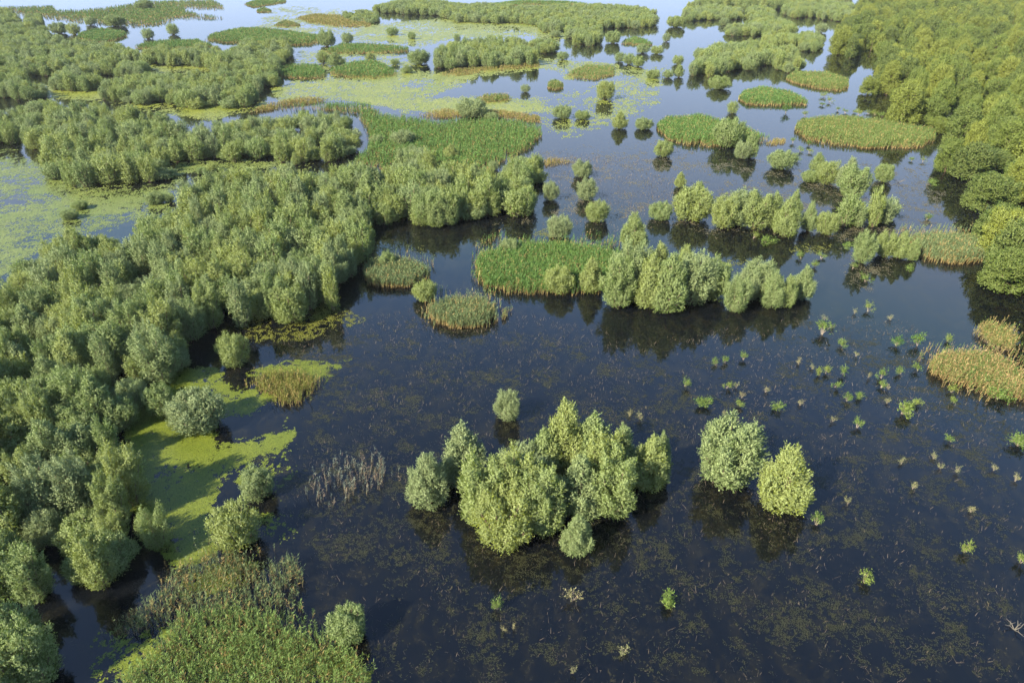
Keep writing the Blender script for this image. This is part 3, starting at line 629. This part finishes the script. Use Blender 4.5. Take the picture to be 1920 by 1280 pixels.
STANDS = [ # group, label, outline, crown width, height, spacing factor
 ('willows of the left wood','grey-green willow packed in the left wood',[(-140,575),(0,520),(60,480),(110,450),(145,440),(200,430),(235,425),(270,415),(340,395),(322,385),(318,360),(345,331),(430,323),(500,318),(560,314),(640,316),(740,314),(790,306),(840,312),(950,318),(960,296),(1000,290),(1022,298),(1028,330),(1014,352),(1012,390),(990,398),(910,400),(850,405),(800,425),(750,408),(720,415),(700,440),(692,505),(655,535),(625,570),(580,580),(510,605),(470,605),(410,592),(362,622),(356,680),(328,695),(296,708),(258,742),(236,776),(212,805),(240,838),(266,885),(246,925),(262,965),(266,1012),(262,1064),(252,1090),(242,1125),(200,1155),(150,1165),(80,1145),(40,1115),(-140,1160)],5.6,7.6,.60),
 ('willows of the second wood on the left','willow packed in the second wood on the left, beyond the lily pads',[(-100,205),(0,211),(43,193),(80,188),(160,195),(207,198),(250,203),(300,213),(320,230),(365,238),(427,231),(500,218),(547,211),(633,211),(665,218),(682,270),(677,282),(640,296),(628,306),(610,313),(583,306),(507,306),(490,296),(427,299),(363,296),(332,303),(330,328),(300,338),(213,344),(127,344),(78,324),(71,288),(95,265),(73,276),(13,270),(-100,265)],6.4,8.0,.60),
 ('willows of the upper left mass','willow in the broad mass at the upper left',[(-100,55),(0,52),(70,55),(110,70),(213,84),(264,95),(266,114),(215,124),(206,139),(140,145),(110,135),(57,143),(30,141),(22,127),(-100,126)],7.0,7.5,.62),
 ('dark trees in the upper left corner','dark tree in the upper left corner',[(-100,14),(0,16),(28,24),(42,44),(44,60),(-100,64)],8.0,9.0,.62),
 ('trees beside the lagoon corner','tree of the little clump beside the upper left lagoon',[(42,46),(55,26),(76,26),(82,45),(72,58),(44,58)],7,8.5,.55),
 ('bushes at the left edge','willow bush at the left edge, above the second wood',[(-100,130),(0,128),(36,133),(58,148),(64,165),(60,187),(30,187),(10,182),(-100,176)],6,6.5,.62),
 ('bushes at the left edge','willow bush at the left edge, above the second wood',[(54,167),(75,156),(92,164),(90,181),(60,184)],5,5,.55),
 ('bushes of the notched clump','willow bush of the notched clump under the upper left mass',[(93,153),(99,130),(126,128),(150,140),(186,133),(194,156),(180,164),(145,171),(120,166),(100,167)],6,6.5,.58),
 ('bushes of the small oval clump','low bush of the small oval clump right of the upper left mass',[(213,133),(224,115),(266,116),(283,130),(277,140),(250,144),(218,141)],6,5.5,.58),
 ('willows of the far ridge','willow of the far ridge beside the dark reed patch',[(263,118),(268,95),(290,88),(320,83),(323,98),(380,84),(416,86),(422,98),(450,86),(465,75),(480,78),(500,74),(536,70),(550,92),(537,115),(524,136),(524,153),(510,163),(480,158),(440,143),(400,138),(380,129),(350,122),(315,122),(290,119)],7,8,.60),
 ('willows of the long clump before the far ridge','willow of the long clump in front of the far ridge',[(184,175),(200,150),(235,141),(305,138),(365,135),(400,130),(480,128),(522,150),(486,162),(481,194),(435,201),(367,201),(307,194),(265,191),(203,191)],6.5,7.5,.60),
 ('willows of the far round clump','willow of the far round clump behind the sedge fringe',[(813,108),(825,88),(850,78),(890,75),(920,70),(960,71),(986,78),(992,90),(1012,95),(1008,119),(970,124),(930,124),(890,122),(860,126),(830,128),(815,126)],7,9,.58),
 ('dark bushes behind the far round clump','dark bush at the right back of the far round clump',[(985,82),(1005,74),(1036,76),(1048,84),(1037,98),(1005,100),(988,96)],6.5,7,.55),
 ('willows of the distant band','willow of the distant band across the top',[(695,14),(745,0),(790,-2),(830,2),(870,8),(900,6),(960,10),(1000,13),(1060,8),(1130,8),(1200,13),(1232,22),(1235,48),(1190,53),(1150,50),(1130,53),(1128,78),(1115,85),(1085,85),(1072,80),(1060,60),(1020,60),(1008,46),(960,42),(920,43),(860,40),(820,28),(740,24),(700,22)],7.5,8,.62),
 ('willows in the largest reed bed','willow of the group in the lower part of the largest reed bed',[(738,295),(755,267),(780,277),(800,282),(822,298),(828,322),(790,325),(760,318),(742,310)],5,6.5,.62),
 ('bushes on the tawny strip','bush on the tawny far strip',[(640,25),(680,18),(720,28),(700,45),(650,40)],7,5.5,.8),
 ('trees of the short distant row','tree of the short distant row at the top right of the channel',[(1278,34),(1284,16),(1310,10),(1350,10),(1390,16),(1394,34),(1365,37),(1320,37),(1284,38)],7.5,8,.58),
 ('trees of the short distant row','tree of the short distant row at the top right of the channel',[(1393,33),(1405,13),(1442,11),(1456,28),(1447,38),(1408,38)],7.5,8,.58),
 ('dark trees on the top edge','dark tree of the distant belt on the top edge',[(1280,14),(1300,0),(1380,-8),(1460,-8),(1600,-10),(1590,6),(1450,16),(1400,16),(1330,15)],10,12,.55),
 ('pale trees before the far forest','pale tree of the belt before the far end of the right forest',[(1463,16),(1500,1),(1560,3),(1600,8),(1650,12),(1650,34),(1590,41),(1550,36),(1510,31),(1493,34),(1468,24)],8,9,.58),
 ('willows of the distant channel clump','willow of the distant clump in the channel, third from the front',[(1358,66),(1368,48),(1400,43),(1420,28),(1450,31),(1470,38),(1491,48),(1498,65),(1450,68),(1390,67)],7.5,8,.58),
 ('willows of the narrow distant clump','willow of the narrow distant clump beside the right forest',[(1423,88),(1430,68),(1445,60),(1480,65),(1510,60),(1532,60),(1548,80),(1532,95),(1510,95),(1490,89),(1450,91)],6.5,7,.58),
 ('willows of the far channel clump','willow of the large far clump in the channel',[(1291,138),(1296,116),(1304,95),(1330,90),(1350,81),(1390,83),(1395,78),(1430,76),(1442,88),(1486,86),(1497,105),(1511,127),(1502,134),(1470,134),(1455,126),(1430,119),(1410,121),(1390,128),(1355,134),(1345,144),(1330,144),(1315,139)],7,8.5,.58),
 ('willows right of the long row','willow of the clump at the right of the long row',[(1551,390),(1570,367),(1620,357),(1657,359),(1676,375),(1680,414),(1640,424),(1600,421),(1572,416)],5.6,8,.56),
]
def fill(poly, w, h, sp_, seed, wvar=.22, hvar=.2, drop=.06):
    r = np.random.default_rng(seed); px = np.array([p[0] for p in poly], float); py = np.array([p[1] for p in poly], float)
    gx, gy, gz = ground(px, np.maximum(py, -40)); s = w*sp_
    X, Y = np.meshgrid(np.arange(gx.min()-5, gx.max()+5, s), np.arange(gy.min()-25, gy.max()+5, s*.9)); X = X+(np.arange(X.shape[0]) % 2)[:, None]*s*.5
    X = X.ravel()+r.uniform(-.36, .36, X.size)*s; Y = Y.ravel()+r.uniform(-.36, .36, Y.size)*s
    lf = fbm(X/14, Y/14, seed)-.5
    W = w*np.clip(1+wvar*r.normal(size=X.size), .6, 1.5); Hh = h*.95*np.clip(1+hvar*r.normal(size=X.size)+.6*lf, .45, 1.4)
    ok = r.random(X.size) > drop
    for (dx, fz) in ((0, .16), (0, .74), (-.30, .45), (.30, .45)):
        ix, iy, _ = project(X+dx*W, Y, fz*Hh); ok &= inside(poly, ix, iy)
    k = ok & (Y > 12); return X[k], Y[k], W[k], Hh[k]
for i, (grp, lab, pl, w_, h_, s_) in enumerate(STANDS):
    for x, y, ww, hh in zip(*fill(pl, w_*(.84 if w_ > 6 else .92), h_*(.80 if w_ > 6 else 1.), s_*(1.5 if w_ > 6 else 1.30), 900+i*17, .28, .33, .16 if w_ > 6 else .02)):
        WIL.append(dict(x=float(x), y=float(y), w=float(ww), h=float(hh), label=lab, group=grp, single=False))
# low bushes along the skirts of the woods' water edge are part of the same stands
for d in WIL: d['px'] = d['w']*F/float(project(d['x'], d['y'], 0.)[2]); d['img'] = project(d['x'], d['y'], d['h']*.6)
FOREST = [(1640,-30),(1600,20),(1575,40),(1558,65),(1568,100),(1600,112),(1615,98),(1640,98),(1660,108),(1645,114),(1612,132),(1588,152),(1598,180),(1650,186),(1680,193),(1668,208),(1690,222),(1720,240),(1755,240),(1770,252),(1760,285),(1770,322),(1800,337),(1832,352),(1820,374),(1820,418),(1850,428),(1845,468),(1872,478),(1850,515),(1860,555),(1900,565),(2200,640),(2400,-30)]
FOR = []
for x, y, ww, hh in zip(*fill(FOREST, 9.4, 12.5, 1.20, 4242, .28, .50, .10)):
    FOR.append(dict(x=float(x), y=float(y), w=float(ww), h=float(hh)))
for d in FOR: d['img'] = project(d['x'], d['y'], d['h']*.6); d['px'] = d['w']*F/float(d['img'][2])
def inframe(d): return -30 < d['img'][0] < 1950 and -30 < d['img'][1] < 1310
def split(lst, nmax):
    own = [d for d in lst if d.get('single')]; rest = [d for d in lst if not d.get('single')]
    rest.sort(key=lambda d: -(d['px'] if inframe(d) else 0)); k = max(0, nmax-len(own))
    return own+rest[:k], rest[k:]
own, far = split(WIL, 300)
for d in own: plant_tree('willow', 'willow_tree', d['x'], d['y'], d['w'], d['h'], d['label'], 'tree', d['group'] or 'willows standing in the flooded delta')
for (cx, wp, yt, yb, lab) in [
 (1884,104,380,486,'big round broadleaf tree at the right frame edge above the golden-stemmed reeds end'),
 (1893,92,462,560,'lowest broadleaf tree of the right forest, standing in water at the right frame edge'),
 (1858,90,318,412,'broadleaf tree at the waterside corner where the right forest steps outward'),
 (1830,84,262,352,'broadleaf tree on the right forest shore beside the wide dark reflection')]:
    X, Y, Z = ground(cx, yb-.2*wp); wm = wp*float(Z)/F*1.02; hm = .93*(H-float(Y)*math.tan(PITCH+math.atan((yt-640)/F)))
    FOR = [d for d in FOR if math.hypot(d['x']-X, d['y']-Y) > .45*wm]
    FOR.append(dict(x=(cx-960)/F*(float(Y)*cp-(hm*.5-H)*sp), y=float(Y), w=wm, h=min(max(hm, .7*wm), 1.5*wm), single=True, label=lab)); d = FOR[-1]; d['img'] = project(d['x'], d['y'], d['h']*.6); d['px'] = wp
fown, ffar = split(FOR, 300)
for d in fown: plant_tree('forest', 'broadleaf_tree', d['x'], d['y'], d['w'], d['h'], d.get('label') or 'round-crowned broadleaf tree in the nearer part of the right forest', 'tree', 'trees of the right forest')
print('willows', len(WIL), 'forest', len(FOR), 'rest', len(far), len(ffar))

def scatter(name, lst, kind, label):
    """everything past the nearest few hundred: one object that repeats a few tree shapes over its points"""
    coll = bpy.data.collections.new(name+' shapes')
    for i, p in enumerate(PROTO[kind]):
        o = bpy.data.objects.new('%s %02d' % (name, i), p['lod']); coll.objects.link(o)
    me = bpy.data.meshes.new(name); n = len(lst); me.vertices.add(n)
    me.vertices.foreach_set('co', np.array([(d['x'], d['y'], 0) for d in lst], np.float32).ravel())
    vi = [pick(kind, d['w'], d['h']) for d in lst]
    a = me.attributes.new('shape', 'INT', 'POINT'); a.data.foreach_set('value', np.array(vi, np.int32))
    a = me.attributes.new('turn', 'FLOAT_VECTOR', 'POINT'); a.data.foreach_set('vector', np.array([(0, 0, rng.uniform(0, 6.28)) for d in lst], np.float32).ravel())
    a = me.attributes.new('size', 'FLOAT_VECTOR', 'POINT'); a.data.foreach_set('vector', np.array([(d['w']/PROTO[kind][v]['w'],)*2+(d['h']/PROTO[kind][v]['h'],) for d, v in zip(lst, vi)], np.float32).ravel())
    o = link(name, me); tag(o, label, 'wood', None, 'stuff')
    g = bpy.data.node_groups.new(name, 'GeometryNodeTree')
    g.interface.new_socket('Geometry', in_out='INPUT', socket_type='NodeSocketGeometry'); g.interface.new_socket('Geometry', in_out='OUTPUT', socket_type='NodeSocketGeometry')
    gi = g.nodes.new('NodeGroupInput'); go = g.nodes.new('NodeGroupOutput'); ci = g.nodes.new('GeometryNodeCollectionInfo'); ip = g.nodes.new('GeometryNodeInstanceOnPoints')
    ci.inputs['Collection'].default_value = coll; ci.inputs['Separate Children'].default_value = True; ci.inputs['Reset Children'].default_value = True
    def na(nm, ty):
        x = g.nodes.new('GeometryNodeInputNamedAttribute'); x.data_type = ty; x.inputs['Name'].default_value = nm; return x.outputs['Attribute']
    g.links.new(gi.outputs[0], ip.inputs['Points']); g.links.new(ci.outputs[0], ip.inputs['Instance']); ip.inputs['Pick Instance'].default_value = True
    g.links.new(na('shape', 'INT'), ip.inputs['Instance Index']); g.links.new(na('turn', 'FLOAT_VECTOR'), ip.inputs['Rotation']); g.links.new(na('size', 'FLOAT_VECTOR'), ip.inputs['Scale'])
    g.links.new(ip.outputs[0], go.inputs[0])
    md = o.modifiers.new('trees', 'NODES'); md.node_group = g
    return o
scatter('distant_willows', far, 'willow', 'farther willows of the woods and distant clumps, one soft grey-green mass')
scatter('distant_forest', ffar, 'forest', 'farther canopy of the right forest reaching to the top edge')

# ------------------------------------------------------------------ saplings in the shallows
SAPM = {}
def sap_mesh(kind, v):
    if (kind, v) in SAPM: return SAPM[(kind, v)]
    r = np.random.default_rng(1000+v*7+len(kind)); st = []; lobes = []; ns = 5+v % 3
    for i in range(ns):
        az = r.uniform(0, 6.28); sp2 = r.uniform(.1, .6); h = r.uniform(.5, 1.05)
        tip = np.array([math.cos(az)*sp2, math.sin(az)*sp2, h]); b = np.array([r.uniform(-.06, .06), r.uniform(-.06, .06), -.1])
        m = (b+tip)*.5+np.array([0, 0, .08]); st.append(tube([b, m, tip], [.014, .010, .005], 4))
        for k in range(2):
            st.append(tube([m+(tip-m)*.3*k, m+(tip-m)*.3*k+np.array([r.uniform(-.2, .2), r.uniform(-.2, .2), .2])], [.008, .004], 3))
        lobes.append((tip*.88, tip+np.array([0, 0, .3]), r.uniform(.2, .32), r.uniform(.12, .2), .5)); lobes.append((b*.35+tip*.62, tip, r.uniform(.15, .22), r.uniform(.10, .16), .2))
        if kind in ('dense',): lobes.append((tip*np.array([.6, .6, .6]), tip, .25, .2, .2))
    n = {'bright': 420, 'dark': 520, 'pale': 200, 'dense': 700}[kind]
    Q, a = leaf_cloud(lobes, n, .15, .06, r, .08, 1.1, 4); V, Fc = quads(Q)
    mt = {'bright': M_SAPG, 'dark': M_SAPD, 'pale': M_SAPP, 'dense': M_SAPG}[kind]
    lm = mesh_np('leaves', V, Fc, [mt], attr=a, attrname='leaf'); V, Fc = quads(np.concatenate(st)); sm = mesh_np('stems', V, Fc, [M_TWIG])
    SAPM[(kind, v)] = (lm, sm); return lm, sm
def sapling(x, y, wpx, hpx, kind, label, group):
    X, Y, Z = ground(x, y); s = wpx*float(Z)/F; hz = hpx*float(Z)/F/math.cos(math.atan2(H, float(Y)))*.9
    s *= .8; hz *= .85; lm, sm = sap_mesh(kind, int(rng.integers(0, 4)))
    o = bpy.data.objects.new('sapling', None); o.empty_display_size = .2; COL.objects.link(o); link('stems', sm, o); link('leaves', lm, o)
    o.location = (float(X), float(Y), 0); o.rotation_euler = (0, 0, rng.uniform(0, 6.28)); o.scale = (s/1.0, s/1.0, hz/1.45); o.rotation_euler[0] = rng.normal()*.16; o.rotation_euler[1] = rng.normal()*.16
    tag(o, label, 'sapling', group)
G1 = 'saplings scattered over the shallows'
for x, y, wp, hp, k, lab in [
 (1542,627,36,34,'bright','bright yellow-green sapling, largest in the shallows below the second mid clump'),
 (1690,775,32,36,'dense','vivid green sapling, biggest of the loose field left of the rust reeds'),
 (1907,835,36,28,'dense','low bright sapling at the right edge below the rust reeds'),
 (1868,745,44,34,'bright','leafy bright sapling at the foot of the rust reeds'),
 (1720,648,22,34,'dark','tall dark green sapling left of the rust reeds'),
 (1680,648,22,24,'dark','dark green sapling with grey twigs, left of the tall dark one'),
 (1325,762,32,26,'dense','stout slanting sapling above the big two-topped willow'),
 (1253,1128,36,28,'dense','bright leafy sapling alone in the near dark water'),
 (1618,1090,30,30,'bright','fan-shaped sapling alone in the near right water'),
 (927,1140,22,34,'bright','small leaning sapling in dark water below the front island'),
 (1075,1125,34,30,'pale','thin double sapling in dark water, right of the small leaning one'),
 (1168,1226,26,16,'pale','flat little leafy tuft at the bottom of the dark water'),
 (1807,1034,24,30,'bright','forked yellow-green sapling in the near right water'),
 (1913,1054,24,26,'bright','bright sapling cut by the right edge of the frame'),
 (1530,984,22,30,'bright','sapling at the foot of the cone-shaped willow'),
 (1435,458,28,24,'dense','bright sapling below the long willow row'),
 (1782,828,18,20,'bright','little dark-footed sapling below the rust reeds'),
 (1473,212,16,24,'dark','dark sapling right of the lens-shaped reed island'),
 (1455,765,26,22,'bright','low sapling in the shallows right of the stout slanting one'),
 (1607,802,20,24,'bright','lone sapling at the lower end of the loose field'),
]: sapling(x, y, wp, hp, k, lab, G1)
sr = np.random.default_rng(5)
for x, y in [(1578,648),(1393,674),(1342,685),(1360,680),(1537,704),(1548,700),(1580,702),(1652,709),(1565,726),(1652,727),(1362,728),(1387,760),(1283,724),(1587,752),(1613,747),(1720,757),(1783,735),(1788,755),(1720,695),(1688,702),(1627,584)]:
    sapling(x, y, sr.uniform(15, 22), sr.uniform(17, 25), 'bright', 'small bright sapling of the loose field in the shallows left of the rust reeds', 'bright saplings of the loose field')
for x, y in [(1605,668),(1497,682),(1523,692),(1627,708),(1665,730),(1380,727),(1390,746),(1357,778),(1500,760),(1663,756),(1602,588),(1545,600),(1670,600),(1560,617),(1435,735),(1560,790)]:
    sapling(x, y, sr.uniform(11, 17), sr.uniform(11, 17), 'pale', 'small pale twiggy sapling of the loose field in the shallows left of the rust reeds', 'pale saplings of the loose field')
for x, y in [(1590,944),(1710,916),(1763,878),(1793,885),(1863,882),(1903,902),(943,1180),(962,1178),(1073,1262),(1820,960),(1750,860),(1690,870),(1180,780),(1200,785)]:
    sapling(x, y, sr.uniform(11, 17), sr.uniform(14, 22), 'pale', 'small pale withered sapling alone in the near dark water', 'pale saplings of the near water')
for x, y in [(1412,447),(1502,485),(1528,500),(1592,465),(1540,485),(1598,504),(1703,508),(1622,528),(1775,640),(1737,412),(1750,346)]:
    sapling(x, y, sr.uniform(16, 24), sr.uniform(14, 22), 'bright', 'low sapling in the water between the willow row and the right forest', 'saplings by the willow row')
for x, y in [(1547,182),(1555,192),(1542,198),(1570,208),(1585,212),(1600,212),(1610,216),(1628,214),(1640,216),(1655,220),(1510,218),(1487,268),(1518,272),(1500,284),(1517,287),(1710,302),(1730,304),(1495,302)]:
    sapling(x, y, sr.uniform(11, 17), sr.uniform(9, 15), 'bright', 'tiny sapling in the water round the long reed bed by the right forest', 'tiny saplings round the right reed beds')

# driftwood: bare bent branches
def branch(x, y, wpx, label, seed):
    r = np.random.default_rng(seed); X, Y, Z = ground(x, y); s = wpx*float(Z)/F; P = []
    for i in range(6):
        a = r.uniform(0, 6.28); p0 = np.array([0, 0, -.05]); p1 = p0+np.array([math.cos(a)*.25, math.sin(a)*.25, .2])*s; p2 = p1+np.array([math.cos(a+.5)*.3, math.sin(a+.5)*.3, r.uniform(-.05, .22)])*s
        P.append(tube([p0, p1, p2], [.05, .035, .015], 5)); P.append(tube([p1, p1+np.array([r.uniform(-.2, .2), r.uniform(-.2, .2), .2])*s], [.025, .01], 4))
    V, Fc = quads(np.concatenate(P)); o = link('dead_branch', mesh_np('branch', V, Fc, [M_DEAD])); o.location = (float(X), float(Y), 0); tag(o, label, 'branch', 'dead branches in the water')
branch(1902, 1180, 36, 'bare forked branch sticking out of the near right water', 3)
branch(1684, 343, 22, 'dark bent branch in the water near the right forest', 4)

# ------------------------------------------------------------------ haze over the whole delta
def build_haze():
    x0, x1, y0, y1, z0, z1 = -2450, 2450, -200, 2750, -1, 61.5
    V = np.array([(x, y, z) for z in (z0, z1) for (x, y) in ((x0, y0), (x1, y0), (x1, y1), (x0, y1))], float)
    Fc = np.array([(0, 3, 2, 1), (4, 5, 6, 7), (0, 1, 5, 4), (1, 2, 6, 5), (2, 3, 7, 6), (3, 0, 4, 7)])
    m = bpy.data.materials.new('haze'); m.use_nodes = True; t = m.node_tree; t.nodes.remove(t.nodes['Principled BSDF'])
    pv = t.nodes.new('ShaderNodeVolumePrincipled'); pv.inputs['Color'].default_value = (.86, .92, 1.0, 1); pv.inputs['Density'].default_value = HAZE; pv.inputs['Anisotropy'].default_value = 0.2
    t.links.new(pv.outputs[0], t.nodes['Material Output'].inputs['Volume'])
    tag(link('haze', mesh_np('haze', V, Fc, [m])), kind='stuff')
HAZE = .00004
build_haze()
